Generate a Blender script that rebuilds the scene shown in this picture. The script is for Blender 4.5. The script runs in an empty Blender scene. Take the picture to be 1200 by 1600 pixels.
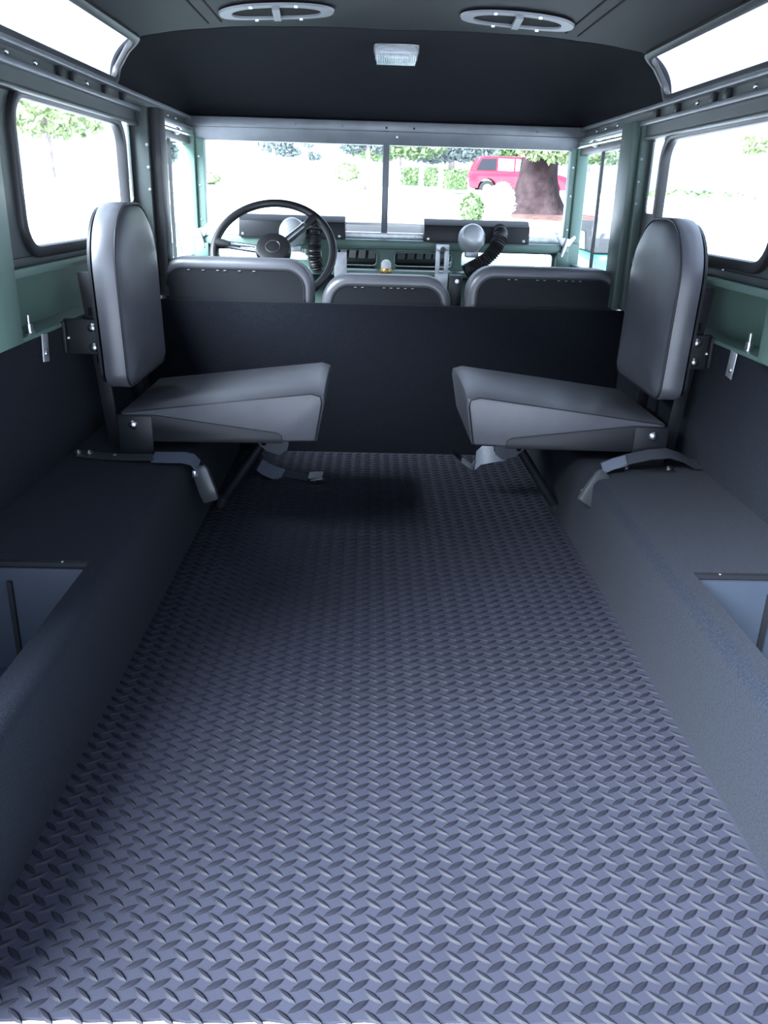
import bpy, bmesh, math, random
from mathutils import Vector, Matrix, noise
random.seed(7)
PI = math.pi
scn = bpy.context.scene
C = scn.collection

# ------------------------------------------------------------------ camera, sky, sun, exposure
F_PX, PITCH, YAW, ROLL = 1294.0, 0.36451282, 0.02517684, -0.02929456
CAM = Vector((-0.05148, 0.0, 0.78159))
fw = Vector((math.sin(YAW)*math.cos(PITCH), math.cos(YAW)*math.cos(PITCH), -math.sin(PITCH)))
r0 = Vector((math.cos(YAW), -math.sin(YAW), 0)); u0 = r0.cross(fw)
rt = math.cos(ROLL)*r0 - math.sin(ROLL)*u0; up = math.sin(ROLL)*r0 + math.cos(ROLL)*u0
cd = bpy.data.cameras.new('camera'); cam = bpy.data.objects.new('camera', cd); C.objects.link(cam)
cd.sensor_fit = 'VERTICAL'; cd.sensor_height = 36.0; cd.sensor_width = 27.0
cd.lens = F_PX/1600*36.0; cd.clip_start = 0.02; cd.clip_end = 400
m3 = Matrix((rt, up, -fw)).transposed()
cam.matrix_world = Matrix.Translation(CAM) @ m3.to_4x4()
scn.camera = cam

w = bpy.data.worlds.new('sky'); scn.world = w; w.use_nodes = True
nt = w.node_tree; bg = nt.nodes['Background']
# overcast sky: three times brighter overhead than at the horizon, the same all round
bg.inputs['Strength'].default_value = 0.85
wtc = nt.nodes.new('ShaderNodeTexCoord'); wsx = nt.nodes.new('ShaderNodeSeparateXYZ'); wrm = nt.nodes.new('ShaderNodeMapRange')
wrm.inputs['From Min'].default_value = 0.0; wrm.inputs['From Max'].default_value = 1.0; wrm.inputs['To Min'].default_value = 0.4; wrm.inputs['To Max'].default_value = 1.2
wmx = nt.nodes.new('ShaderNodeVectorMath'); wmx.operation = 'SCALE'; wmx.inputs[0].default_value = (0.60, 0.74, 1.0)
nt.links.new(wtc.outputs['Generated'], wsx.inputs[0]); nt.links.new(wsx.outputs['Z'], wrm.inputs['Value'])
nt.links.new(wrm.outputs['Result'], wmx.inputs['Scale']); nt.links.new(wmx.outputs[0], bg.inputs['Color'])
sl = bpy.data.lights.new('sun', 'SUN'); sun = bpy.data.objects.new('sun', sl); C.objects.link(sun)
sl.energy = 7.6; sl.angle = math.radians(42); sl.color = (0.78, 0.88, 1.0)
sun.rotation_euler = Vector((0.72, 0.56, -0.80)).to_track_quat('-Z', 'Y').to_euler()
scn.view_settings.view_transform = 'Standard'; scn.view_settings.look = 'None'
scn.view_settings.gamma = 1.0; scn.view_settings.use_curve_mapping = False
scn.view_settings.exposure = 2.6

# ------------------------------------------------------------------ materials
M = {}
def mat(name, col, rough=0.6, metal=0.0, spec=0.5, bump=0.0, bscale=200.0, var=0.0, vscale=8.0, sheen=0.0, bdist=0.002):
    m = bpy.data.materials.new(name); m.use_nodes = True
    t = m.node_tree; b = t.nodes['Principled BSDF']
    b.inputs['Base Color'].default_value = (*col, 1); b.inputs['Roughness'].default_value = rough
    b.inputs['Metallic'].default_value = metal; b.inputs['Specular IOR Level'].default_value = spec
    if sheen:
        b.inputs['Sheen Weight'].default_value = sheen; b.inputs['Sheen Roughness'].default_value = 0.5
    tc = t.nodes.new('ShaderNodeTexCoord')
    if var:
        n = t.nodes.new('ShaderNodeTexNoise'); n.inputs['Scale'].default_value = vscale; n.inputs['Detail'].default_value = 6
        t.links.new(tc.outputs['Object'], n.inputs['Vector'])
        r = t.nodes.new('ShaderNodeValToRGB')
        r.color_ramp.elements[0].position = 0.3; r.color_ramp.elements[1].position = 0.7
        r.color_ramp.elements[0].color = (*[c*(1-var) for c in col], 1); r.color_ramp.elements[1].color = (*[min(1, c*(1+var)) for c in col], 1)
        t.links.new(n.outputs['Fac'], r.inputs['Fac']); t.links.new(r.outputs['Color'], b.inputs['Base Color'])
    if bump:
        n2 = t.nodes.new('ShaderNodeTexNoise'); n2.inputs['Scale'].default_value = bscale; n2.inputs['Detail'].default_value = 4
        t.links.new(tc.outputs['Object'], n2.inputs['Vector'])
        bp = t.nodes.new('ShaderNodeBump'); bp.inputs['Strength'].default_value = bump; bp.inputs['Distance'].default_value = bdist
        t.links.new(n2.outputs['Fac'], bp.inputs['Height']); t.links.new(bp.outputs['Normal'], b.inputs['Normal'])
    M[name] = m; return m
mat('carpet', (0.0098, 0.0124, 0.0188), 1.0, spec=0.05, bump=0.9, bscale=420, var=0.35, vscale=300, sheen=0.03)
mat('carpet_partition', (0.0065, 0.0074, 0.0105), 1.0, spec=0.05, bump=0.9, bscale=420, var=0.35, vscale=300, sheen=0.02)
mat('rubber_mat', (0.0212, 0.0222, 0.0325), 0.65, spec=0.12, bump=0.3, bscale=900, var=0.10, vscale=6, bdist=0.0008)
mat('rubber_tread', (0.0095, 0.010, 0.0145), 0.55, spec=0.13, bump=0.1, bscale=900, bdist=0.0005)
mat('liner_felt', (0.0118, 0.0125, 0.016), 0.95, spec=0.05, bump=0.5, bscale=350, bdist=0.0008)
mat('liner', (0.0085, 0.0088, 0.0115), 0.6, spec=0.15, bump=0.3, bscale=500, bdist=0.0008)
mat('vinyl', (0.074, 0.075, 0.086), 0.37, spec=0.6, bump=0.25, bscale=650, bdist=0.0006, var=0.12, vscale=14)
mat('vinyl_dark', (0.012, 0.012, 0.015), 0.5, spec=0.4)
mat('seat_back_cloth', (0.0135, 0.0148, 0.0175), 0.9, spec=0.15, bump=0.5, bscale=500)
mat('black_paint', (0.010, 0.011, 0.014), 0.42, spec=0.35, bump=0.08, bscale=60)
mat('black_metal', (0.010, 0.0105, 0.013), 0.5, spec=0.3)
mat('rubber', (0.014, 0.014, 0.016), 0.45, spec=0.4, bump=0.1, bscale=90)
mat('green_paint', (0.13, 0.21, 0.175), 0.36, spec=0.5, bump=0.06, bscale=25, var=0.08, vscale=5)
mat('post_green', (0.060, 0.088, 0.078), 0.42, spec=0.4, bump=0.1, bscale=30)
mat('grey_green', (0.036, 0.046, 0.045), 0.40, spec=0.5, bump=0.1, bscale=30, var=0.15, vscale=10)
mat('frame_grey', (0.13, 0.14, 0.155), 0.42, spec=0.5, metal=0.2, bump=0.1, bscale=40, var=0.15, vscale=12)
mat('aluminium', (0.62, 0.63, 0.66), 0.32, metal=0.9, bump=0.1, bscale=60)
mat('bolt_steel', (0.55, 0.56, 0.58), 0.3, metal=1.0)
mat('chrome', (0.78, 0.79, 0.82), 0.12, metal=1.0)
mat('bare_metal', (0.6, 0.61, 0.63), 0.4, metal=0.7, var=0.15, vscale=40)
mat('brass', (0.45, 0.27, 0.08), 0.3, metal=1.0)
mat('white_plastic', (0.75, 0.75, 0.74), 0.4)
mat('recess_paint', (0.030, 0.039, 0.056), 0.42, spec=0.5, bump=0.08, bscale=20, var=0.12, vscale=6)
mat('belt_web', (0.07, 0.08, 0.105), 0.5, spec=0.5, bump=0.3, bscale=300)
mat('belt_dark', (0.03, 0.032, 0.04), 0.6, spec=0.4, bump=0.3, bscale=300)
mat('bracket_grey', (0.11, 0.115, 0.13), 0.45, spec=0.5)
mat('buckle', (0.045, 0.048, 0.052), 0.3, spec=0.6)
mat('orange_plastic', (0.5, 0.12, 0.03), 0.4)
mat('vent_grey', (0.15, 0.155, 0.17), 0.45, spec=0.5)
mat('vent_dark', (0.006, 0.006, 0.007), 0.8, spec=0.1)
mat('thread', (0.25, 0.25, 0.26), 0.8)
mat('hose', (0.016, 0.016, 0.018), 0.4, spec=0.5)
mat('tyre', (0.02, 0.02, 0.021), 0.8, spec=0.3)
mat('concrete', (0.64, 0.64, 0.64), 0.9, spec=0.2, bump=0.2, bscale=6, var=0.08, vscale=0.7)
mat('bark', (0.034, 0.021, 0.022), 0.95, spec=0.1, bump=0.8, bscale=9, var=0.4, vscale=4, bdist=0.05)
mat('leaf_mid', (0.12, 0.18, 0.07), 0.7, spec=0.3, var=0.3, vscale=2.0)
mat('leaf_pale', (0.24, 0.30, 0.14), 0.7, spec=0.3, var=0.3, vscale=2.0)
mat('leaf_grey', (0.13, 0.16, 0.15), 0.8, spec=0.2, var=0.3, vscale=2.0)
mat('bark_pale', (0.30, 0.25, 0.23), 0.95, spec=0.1, var=0.3, vscale=4)
mat('leaf_overexposed', (0.75, 0.75, 0.70), 0.8, spec=0.2)  # overexposure of the sunlit shrub painted in as white leaves
mat('mulch', (0.095, 0.052, 0.043), 0.95, spec=0.1, var=0.4, vscale=2.0)
mat('car_red', (0.42, 0.012, 0.03), 0.25, spec=0.6)
mat('car_teal', (0.035, 0.13, 0.12), 0.3, spec=0.5)
mat('car_glass', (0.02, 0.02, 0.025), 0.1, spec=0.6)
mat('car_glass_sky_reflection', (0.55, 0.57, 0.6), 0.2, spec=0.6)  # pale grey painted in for the sky reflected in the panes
mat('dull_metal', (0.62, 0.63, 0.65), 0.42, metal=0.35)
mat('soft_top', (0.008, 0.009, 0.011), 0.7)
mat('wall_pink', (0.42, 0.36, 0.34), 0.9, spec=0.1)
def glass(name, tint, gloss):
    m = bpy.data.materials.new(name); m.use_nodes = True; t = m.node_tree
    t.nodes.remove(t.nodes['Principled BSDF']); out = t.nodes['Material Output']
    tr = t.nodes.new('ShaderNodeBsdfTransparent'); tr.inputs['Color'].default_value = (*tint, 1)
    gl = t.nodes.new('ShaderNodeBsdfGlossy'); gl.inputs['Roughness'].default_value = 0.02
    lw = t.nodes.new('ShaderNodeLayerWeight'); lw.inputs['Blend'].default_value = 0.5
    pw = t.nodes.new('ShaderNodeMath'); pw.operation = 'POWER'; pw.inputs[1].default_value = 5.0; t.links.new(lw.outputs['Facing'], pw.inputs[0])
    fr = t.nodes.new('ShaderNodeMath'); fr.operation = 'MULTIPLY_ADD'; fr.inputs[1].default_value = gloss; fr.inputs[2].default_value = 0.015; t.links.new(pw.outputs[0], fr.inputs[0])
    mx = t.nodes.new('ShaderNodeMixShader')
    t.links.new(fr.outputs[0], mx.inputs[0]); t.links.new(tr.outputs[0], mx.inputs[1]); t.links.new(gl.outputs[0], mx.inputs[2])
    t.links.new(mx.outputs[0], out.inputs['Surface']); M[name] = m
glass('glass', (0.97, 0.985, 0.98), 0.25)
mg = mat('lens', (0.85, 0.87, 0.9), 0.12, spec=0.7); mg.node_tree.nodes['Principled BSDF'].inputs['Transmission Weight'].default_value = 0.75

# ------------------------------------------------------------------ helpers
class MB:
    """collects shapes in world coordinates; build() links them as one mesh object"""
    def __init__(s): s.v = []; s.f = []
    def add(s, vs, fs):
        o = len(s.v); s.v += [Vector(p) for p in vs]; s.f += [tuple(i+o for i in f) for f in fs]; return s
    def box(s, a, b, rot=None, piv=None):
        (x0, y0, z0), (x1, y1, z1) = a, b
        vs = [Vector(p) for p in ((x0,y0,z0),(x1,y0,z0),(x1,y1,z0),(x0,y1,z0),(x0,y0,z1),(x1,y0,z1),(x1,y1,z1),(x0,y1,z1))]
        if rot is not None:
            c = Vector(piv) if piv is not None else sum(vs, Vector())/8
            vs = [c + rot @ (p-c) for p in vs]
        return s.add(vs, [(0,3,2,1),(4,5,6,7),(0,1,5,4),(1,2,6,5),(2,3,7,6),(3,0,4,7)])
    def tube(s, path, r, n=10, close=False, caps=True):
        path = [Vector(p) for p in path]; k = len(path); rs = r if isinstance(r, (list, tuple)) else [r]*k
        t0 = (path[1]-path[0]).normalized(); ref = Vector((0,0,1)) if abs(t0.z) < .9 else Vector((1,0,0))
        nrm = t0.cross(ref).normalized(); vs = []; fs = []
        for i, p in enumerate(path):
            if close: t = (path[(i+1) % k]-path[i-1]).normalized()
            else: t = (path[min(i+1, k-1)]-path[max(i-1, 0)]).normalized()
            nrm = (nrm - t*nrm.dot(t)).normalized(); bn = t.cross(nrm)
            for j in range(n):
                a = 2*PI*j/n; vs.append(p + (nrm*math.cos(a)+bn*math.sin(a))*rs[i])
        for i in range(k if close else k-1):
            i2 = (i+1) % k
            for j in range(n):
                fs.append((i*n+j, i*n+(j+1) % n, i2*n+(j+1) % n, i2*n+j))
        if caps and not close: fs += [tuple(range(n-1, -1, -1)), tuple(range((k-1)*n, k*n))]
        return s.add(vs, fs)
    def cyl(s, a, b, r, n=16, r2=None):
        return s.tube([a, b], [r, r if r2 is None else r2], n)
    def lathe(s, c, ax, prof, n=24):
        """prof: list of (along axis, radius)"""
        c = Vector(c); ax = Vector(ax).normalized(); ref = Vector((0,0,1)) if abs(ax.z) < .9 else Vector((1,0,0))
        e1 = ax.cross(ref).normalized(); e2 = ax.cross(e1); vs = []; fs = []
        for h, r in prof:
            for j in range(n):
                a = 2*PI*j/n; vs.append(c + ax*h + (e1*math.cos(a)+e2*math.sin(a))*max(r, 1e-5))
        for i in range(len(prof)-1):
            for j in range(n): fs.append((i*n+j, i*n+(j+1) % n, (i+1)*n+(j+1) % n, (i+1)*n+j))
        fs += [tuple(range(n-1, -1, -1)), tuple(range((len(prof)-1)*n, len(prof)*n))]
        return s.add(vs, fs)
    def prism(s, pts, a, b):
        """pts: function-free list of 3D points for the start, extruded by vector b-a"""
        d = Vector(b)-Vector(a); k = len(pts); vs = [Vector(p) for p in pts]; vs += [p+d for p in vs]
        return s.add(vs, [tuple(range(k-1, -1, -1)), tuple(range(k, 2*k))]+[(i, (i+1) % k, k+(i+1) % k, k+i) for i in range(k)])
    def ring(s, inner, outer, d):
        """closed band between two outlines of equal length, thickened by vector d"""
        k = len(inner); d = Vector(d); I = [Vector(p) for p in inner]; O = [Vector(p) for p in outer]
        vs = I+O+[p+d for p in O]+[p+d for p in I]; fs = []
        for i in range(k):
            j = (i+1) % k
            for q in range(4):
                q2 = (q+1) % 4; fs.append((q*k+i, q*k+j, q2*k+j, q2*k+i))
        return s.add(vs, fs)
    def ribbon(s, path, wdir, width, th=0.0018):
        path = [Vector(p) for p in path]; vs = []; fs = []; k = len(path)
        wd = wdir if isinstance(wdir, list) else [wdir]*k
        for i, p in enumerate(path):
            t = (path[min(i+1, k-1)]-path[max(i-1, 0)]).normalized(); d = Vector(wd[i]).normalized()
            n = t.cross(d).normalized()
            for sw, sn in ((-1,-1),(1,-1),(1,1),(-1,1)): vs.append(p + d*sw*width/2 + n*sn*th/2)
        for i in range(k-1):
            for q in range(4): fs.append((i*4+q, i*4+(q+1) % 4, i*4+4+(q+1) % 4, i*4+4+q))
        fs += [(3,2,1,0), tuple((k-1)*4+q for q in range(4))]
        return s.add(vs, fs)
    def flipx(s):
        for p in s.v: p.x = -p.x
        return s
    def shift(s, d):
        d = Vector(d)
        for p in s.v: p += d
        return s
    def build(s, name, m, parent=None, bevel=0.0, seg=2, smooth=35, recalc=True):
        base = Vector(parent['_b']) if parent is not None and '_b' in parent else None
        if base is None:
            if parent is not None: base = Vector((0,0,0))
            else:
                lo = [min(p[i] for p in s.v) for i in range(3)]; hi = [max(p[i] for p in s.v) for i in range(3)]
                base = Vector(((lo[0]+hi[0])/2, (lo[1]+hi[1])/2, lo[2]))
        me = bpy.data.meshes.new(name); me.from_pydata([p-base for p in s.v], [], s.f)
        bm = bmesh.new(); bm.from_mesh(me)
        if recalc: bmesh.ops.recalc_face_normals(bm, faces=bm.faces)
        if bevel:
            es = [e for e in bm.edges if len(e.link_faces) == 2 and e.calc_face_angle(0) > math.radians(28)]
            bmesh.ops.bevel(bm, geom=es, offset=bevel, segments=seg, affect='EDGES', profile=0.5, clamp_overlap=True)
        bm.to_mesh(me); bm.free()
        if smooth:
            for p in me.polygons: p.use_smooth = True
            me.set_sharp_from_angle(angle=math.radians(smooth))
        me.materials.append(M[m] if isinstance(m, str) else m)
        o = bpy.data.objects.new(name, me); C.objects.link(o)
        if parent is not None:
            o.parent = parent
        else: o.location = base
        o['_b'] = tuple(base)
        return o
def thing(name, loc, label, cat, group=None):
    o = bpy.data.objects.new(name, None); C.objects.link(o); o.location = loc; o.empty_display_size = 0.05
    o['_b'] = tuple(loc); o['label'] = label; o['category'] = cat
    if group: o['group'] = group
    return o
def tag(o, label, cat, group=None):
    o['label'] = label; o['category'] = cat
    if group: o['group'] = group
    return o
def struct(o, label, cat='structure'):
    o['kind'] = 'structure'; o['label'] = label; o['category'] = cat; return o
def rrect(a0, b0, a1, b1, r, n=6):
    pts = []
    for (cx, cy, st) in ((a1-r, b1-r, 0), (a0+r, b1-r, 90), (a0+r, b0+r, 180), (a1-r, b0+r, 270)):
        for i in range(n+1):
            a = math.radians(st+90*i/n); pts.append((cx+r*math.cos(a), cy+r*math.sin(a)))
    return pts
def offset2(pts, d):
    """offset a ccw closed outline outwards by d"""
    k = len(pts); out = []
    for i in range(k):
        p0 = Vector(pts[i-1]); p1 = Vector(pts[i]); p2 = Vector(pts[(i+1) % k])
        t1 = (p1-p0); t2 = (p2-p1)
        t1 = t1.normalized() if t1.length > 1e-9 else t2.normalized(); t2 = t2.normalized() if t2.length > 1e-9 else t1
        n1 = Vector((t1.y, -t1.x)); n2 = Vector((t2.y, -t2.x)); n = (n1+n2)
        n = n.normalized(); c = max(0.5, n.dot(n1)); out.append(tuple(p1+n*d/c))
    return out
def holed(name, outer, holes, to3, depth, m, parent=None, bevel=0.0):
    """flat sheet with holes: outlines in 2D, to3(a,b)->3D, thickened by vector depth"""
    cu = bpy.data.curves.new('tmp', 'CURVE'); cu.dimensions = '2D'; cu.fill_mode = 'BOTH'
    for pl in [outer]+holes:
        sp = cu.splines.new('POLY'); sp.points.add(len(pl)-1); sp.use_cyclic_u = True
        for i, p in enumerate(pl): sp.points[i].co = (p[0], p[1], 0, 1)
    ob = bpy.data.objects.new('tmp', cu); C.objects.link(ob)
    dg = bpy.context.evaluated_depsgraph_get(); me = bpy.data.meshes.new_from_object(ob.evaluated_get(dg))
    fs = [tuple(p.vertices) for p in me.polygons]; v2 = [(v.co.x, v.co.y) for v in me.vertices]
    bpy.data.objects.remove(ob); bpy.data.curves.remove(cu); bpy.data.meshes.remove(me)
    d = Vector(depth); k = len(v2); A = [Vector(to3(*p)) for p in v2]; mb = MB()
    ed = {}
    for f in fs:
        for i in range(len(f)):
            e = (f[i], f[(i+1) % len(f)]); ed[tuple(sorted(e))] = ed.get(tuple(sorted(e)), 0)+1
    F = list(fs)+[tuple(i+k for i in reversed(f)) for f in fs]
    for f in fs:
        for i in range(len(f)):
            a, b = f[i], f[(i+1) % len(f)]
            if ed[tuple(sorted((a, b)))] == 1: F.append((b, a, a+k, b+k))
    mb.add(A+[p+d for p in A], F)
    return mb.build(name, m, parent, bevel=bevel)
def pad(outline, prof, to3, dome=0.0):
    """upholstered pad: outline (ccw 2D) lofted through (depth, inset) rings; to3(a,b,depth)"""
    mb = MB(); k = len(outline); vs = []; fs = []
    for d, ins in prof:
        o = offset2(outline, -ins) if ins else outline
        vs += [Vector(to3(p[0], p[1], d)) for p in o]
    for i in range(len(prof)-1):
        for j in range(k): fs.append((i*k+j, i*k+(j+1) % k, (i+1)*k+(j+1) % k, (i+1)*k+j))
    ca = sum(p[0] for p in outline)/k; cb = sum(p[1] for p in outline)/k
    fs.append(tuple(range(k-1, -1, -1)))
    L = (len(prof)-1)*k; d, ins = prof[-1]; o = offset2(outline, -ins); last = L
    for q, (sc_, dd) in enumerate(((0.75, 0.6), (0.4, 0.95))):
        vs += [Vector(to3(ca+(p[0]-ca)*sc_, cb+(p[1]-cb)*sc_, d+dome*dd)) for p in o]
        nl = last+k
        for j in range(k): fs.append((last+j, last+(j+1) % k, nl+(j+1) % k, nl+j))
        last = nl
    vs.append(Vector(to3(ca, cb, d+dome))); c = len(vs)-1
    for j in range(k): fs.append((last+j, last+(j+1) % k, c))
    return mb.add(vs, fs)
def bolt(name, p, ax, r, h, parent, m='bolt_steel'):
    return MB().lathe(p, ax, [(0, r), (h*.5, r), (h*.85, r*.8), (h, r*.4)], 14).build(name, m, parent)
SIDE = {-1: 'left', 1: 'right'}

# ------------------------------------------------------------------ load floor: rubber mat with raised treads
XF, YR, YP = 0.46, 0.5975, 2.586
fl = MB().prism([(-XF+.02*i, YR+.004-.003*i/46+.0022*math.sin(i*1.9)*math.sin(i*.7), -.012) for i in range(47)]+[(XF, YP, -.012), (-XF, YP, -.012)], (0,0,0), (0,0,.012)).build('floor', 'rubber_mat')
struct(fl, 'black rubber load floor mat with raised diamond tread pattern', 'floor')
fb = Vector(fl['_b'])
def tread_geo(ang):
    L, W, H = 0.0145, 0.0042, 0.0021; ca, sa = math.cos(ang), math.sin(ang)
    pl = [(-L, 0), (-L*.55, -W*.72), (0, -W), (L*.55, -W*.72), (L, 0), (L*.55, W*.72), (0, W), (-L*.55, W*.72)]
    vs = [(x*ca-y*sa, x*sa+y*ca, 0.0) for x, y in pl] + [(x*.72*ca-y*.38*sa, x*.72*sa+y*.38*ca, H) for x, y in pl]
    return vs, [(i, (i+1) % 8, 8+(i+1) % 8, 8+i) for i in range(8)]+[tuple(range(8, 16))]
TG = [tread_geo(math.radians(-40)), tread_geo(math.radians(34))]
spots = []
PX_, PY_ = 0.0300, 0.0243
for i in range(31):
    for j in range(82):
        for q in (0, 1):
            x = -0.453+i*PX_+q*PX_/2; y = YR+0.006+j*PY_+q*PY_/2
            if abs(x) < XF-.004 and y > YR+.004 and y < YP-.012: spots.append((x, y, q))
def vis(sp):
    v = Vector((sp[0], sp[1], 0))-CAM; d = v.dot(fw); px = 600+F_PX*v.dot(rt)/d; py = 800-F_PX*v.dot(up)/d
    return d if (-10 < px < 1210 and py < 1610) else d+100
spots.sort(key=vis)
tms = []
for vs, fs in TG:
    me = bpy.data.meshes.new('tread'); me.from_pydata(vs, [], fs); me.materials.append(M['rubber_tread'])
    for p in me.polygons: p.use_smooth = True
    me.set_sharp_from_angle(angle=math.radians(40)); tms.append(me)
for x, y, q in spots[:300]:
    o = bpy.data.objects.new('tread', tms[q]); C.objects.link(o); o.parent = fl; o.location = Vector((x, y, 0))-fb
tb = MB()
for x, y, q in spots[300:]:
    vs, fs = TG[q]; tb.add([(a+x, b+y, c) for a, b, c in vs], fs)
o = tb.build('tread_pattern', 'rubber_tread', fl, recalc=False, smooth=40); o['kind'] = 'stuff'
struct(MB().box((-.74, .545, -.03), (.74, .606, -.0045)).build('trim_1', 'white_plastic', bevel=.003), 'pale sill strip at the rear edge of the mat', 'trim')
struct(MB().box((-.74, 2.602, -.27), (.74, 3.40, -.25)).build('floor_front', 'carpet'), 'dark cab floor under the front seats', 'floor')

# ------------------------------------------------------------------ wheel boxes
ZB = 0.2
def wheel_box(s):
    t = thing('wheel_box', (s*.6, 1.57, 0), f'black carpeted wheel box along the {SIDE[s]} side of the load floor', 'wheel box')
    def prof(x1):
        r = .022; ps = [(XF, 0), (x1, 0), (x1, ZB)]
        for i in range(6):
            a = PI/2+PI/2*i/5; ps.append((XF+r+r*math.cos(a), ZB-r+r*math.sin(a)))
        return ps
    for nm, x1, y0, y1 in (('body', .74, 1.262, 2.586), ('locker_wall', .507, .56, 1.262)):
        MB().prism([(s*x, y0, z) for x, z in prof(x1)], (0, y0, 0), (0, y1, 0)).build(nm, 'carpet', t)
    MB().box((s*.507, 1.250, .004), (s*.735, 1.2615, ZB-.008)).build('locker_front_panel', 'recess_paint', t)
    MB().box((s*.507, .56, .0), (s*.74, 1.262, .004)).build('locker_floor', 'recess_paint', t)
    MB().box((s*.507, 1.254, ZB-.006), (s*.74, 1.264, ZB+.0015)).build('edge_strip', 'black_metal', t)
    MB().prism([(s*.632, 1.249, .03), (s*.640, 1.249, .03), (s*.640, 1.249, .17), (s*.632, 1.249, .17)], (0,0,0), (0,-.006,0)).build('rib', 'black_metal', t)
    bolt('screw', (s*.55, 1.258, ZB+.001), (0,0,1), .003, .002, t)
    return t
for s in (-1, 1): wheel_box(s)

# ------------------------------------------------------------------ body sides: carpeted tub, green capping, hardtop panels with windows
XW = 0.74
nwin = 1
def side(s):
    sd = SIDE[s]
    wl = MB().box((s*XW, .56, .0), (s*(XW+.012), 2.60, .495)).build(f'wall_{sd}', 'carpet')
    struct(wl, f'{sd} body side with black carpet below and green painted panels above', 'wall')
    wb = Vector(wl['_b'])
    tl = thing(f'trim_{6 if s < 0 else 7}', (s*.76, 1.6, .488), f'green ledge, capping and pillar below the {sd} side window', 'trim'); tl['kind'] = 'structure'
    MB().box((s*.795, .56, .49), (s*.805, 2.60, .62)).build('inner_panel', 'green_paint', wl)
    MB().box((s*(XW-.004), .56, .488), (s*.80, 2.60, .497)).build('capping', 'green_paint', tl, bevel=.002)
    MB().box((s*(XW-.012), .56, .612), (s*.80, 2.60, .630)).build('ledge', 'green_paint', tl, bevel=.003)
    MB().box((s*(XW-.004), .56, .630), (s*.80, 2.60, .648)).build('ledge_lip', 'grey_green', tl, bevel=.003)
    holes = [rrect(*((1.745, .662, 2.492) if s < 0 else (1.695, .672, 2.412)), .943, .06), rrect(*((2.512, .745, 2.585) if s < 0 else (2.440, .755, 2.535)), .955, .018)]
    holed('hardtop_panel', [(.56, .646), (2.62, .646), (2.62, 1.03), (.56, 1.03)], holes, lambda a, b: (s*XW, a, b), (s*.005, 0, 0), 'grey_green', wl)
    MB().box((s*.712, 1.50, .497), (s*.795, 1.615, .965)).build('pillar', 'green_paint', tl, bevel=.004)
    for y in (1.90, 2.02, 2.10):
        bolt('rivet', (s*(XW-.006), y, .648), (0,0,1), .004, .004, tl)
    for i, y in enumerate((1.80, 1.90, 1.93, 1.96, 2.15, 2.4)):
        bolt('rivet', (s*XW, y, .956), (-s,0,0), .003, .002, wl)
for s in (-1, 1): side(s)
def side_window(s, y0, y1, z0, z1, r, n, label, seal=True):
    t = thing(f'window_{n}', (s*XW, (y0+y1)/2, z0), label, 'window'); t['kind'] = 'structure'
    o2 = rrect(y0, z0, y1, z1, r)
    if seal:
        MB().ring([(s*(XW-.012), *p) for p in offset2(o2, -.004)], [(s*(XW-.012), *p) for p in offset2(o2, .020)], (s*.026, 0, 0)).build('seal', 'rubber', t, bevel=.006)
    inn = offset2(o2, -.002)
    MB().prism([(s*(XW+.001), *p) for p in inn], (0,0,0), (s*.004,0,0)).build('pane', 'glass', t)
    return t
side_window(-1, 1.745, 2.492, .662, .943, .06, 1, 'left rear side window with thick black rubber seal')
side_window(1, 1.695, 2.412, .672, .943, .06, 2, 'right rear side window with thick black rubber seal')
side_window(-1, 2.512, 2.585, .745, .955, .018, 3, 'narrow upright light strip window beside the left door pillar', False)
side_window(1, 2.440, 2.535, .755, .955, .018, 4, 'narrow upright light strip window beside the right door pillar', False)
# door pillars
for s in (-1, 1):
    t = thing(f'trim_{2 if s < 0 else 3}', (s*.70, 2.65, .47), f'{"dark" if s < 0 else "grey-green"} {SIDE[s]} pillar between front door and side window', 'pillar'); t['kind'] = 'structure'
    xi, xm, yo = (.662, .692, 0.0) if s < 0 else (.692, .715, -.045)
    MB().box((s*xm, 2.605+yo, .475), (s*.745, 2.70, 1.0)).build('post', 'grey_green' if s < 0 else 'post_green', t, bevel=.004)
    MB().box((s*xi, 2.625+yo, .475), (s*xm, 2.70, 1.0)).build('flange', 'post_green' if s > 0 else 'rubber', t, bevel=.004)
    for z in (.78, .84, .9): bolt('screw', (s*(xm+.004), 2.605+yo, z), (0,-1,0), .005, .004, t, 'frame_grey')
# roof rails
for s in (-1, 1):
    t = thing(f'trim_{4 if s < 0 else 5}', (s*.73, 1.9, .945), f'grooved grey roof rail with slots along the {SIDE[s]} side', 'rail'); t['kind'] = 'structure'
    MB().box((s*.704, .56, 1.020), (s*.75, 3.36, 1.032)).build('upper_strip', 'frame_grey', t, bevel=.003)
    MB().box((s*.724, .56, .998), (s*.75, 3.36, 1.020)).build('groove', 'grey_green', t)
    MB().box((s*.708, .56, .985), (s*.75, 3.36, .998)).build('middle_strip', 'frame_grey', t, bevel=.003)
    MB().box((s*.722, .56, .958), (s*.75, 2.60, .985)).build('lower_web', 'grey_green', t)
    MB().box((s*.716, .56, .948), (s*.75, 2.60, .958)).build('lower_strip', 'grey_green', t, bevel=.002)
    for y in (1.98, 2.06, 2.30, 2.46):
        MB().box((s*.712, y, .996), (s*.726, y+.022, 1.021)).build('clip', 'black_metal', t, bevel=.002)
    for y in (1.72, 1.86, 2.18, 2.86, 3.0, 3.12): bolt('bolt', (s*.724, y, 1.009), (-s,0,0), .005, .006, t)

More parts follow.
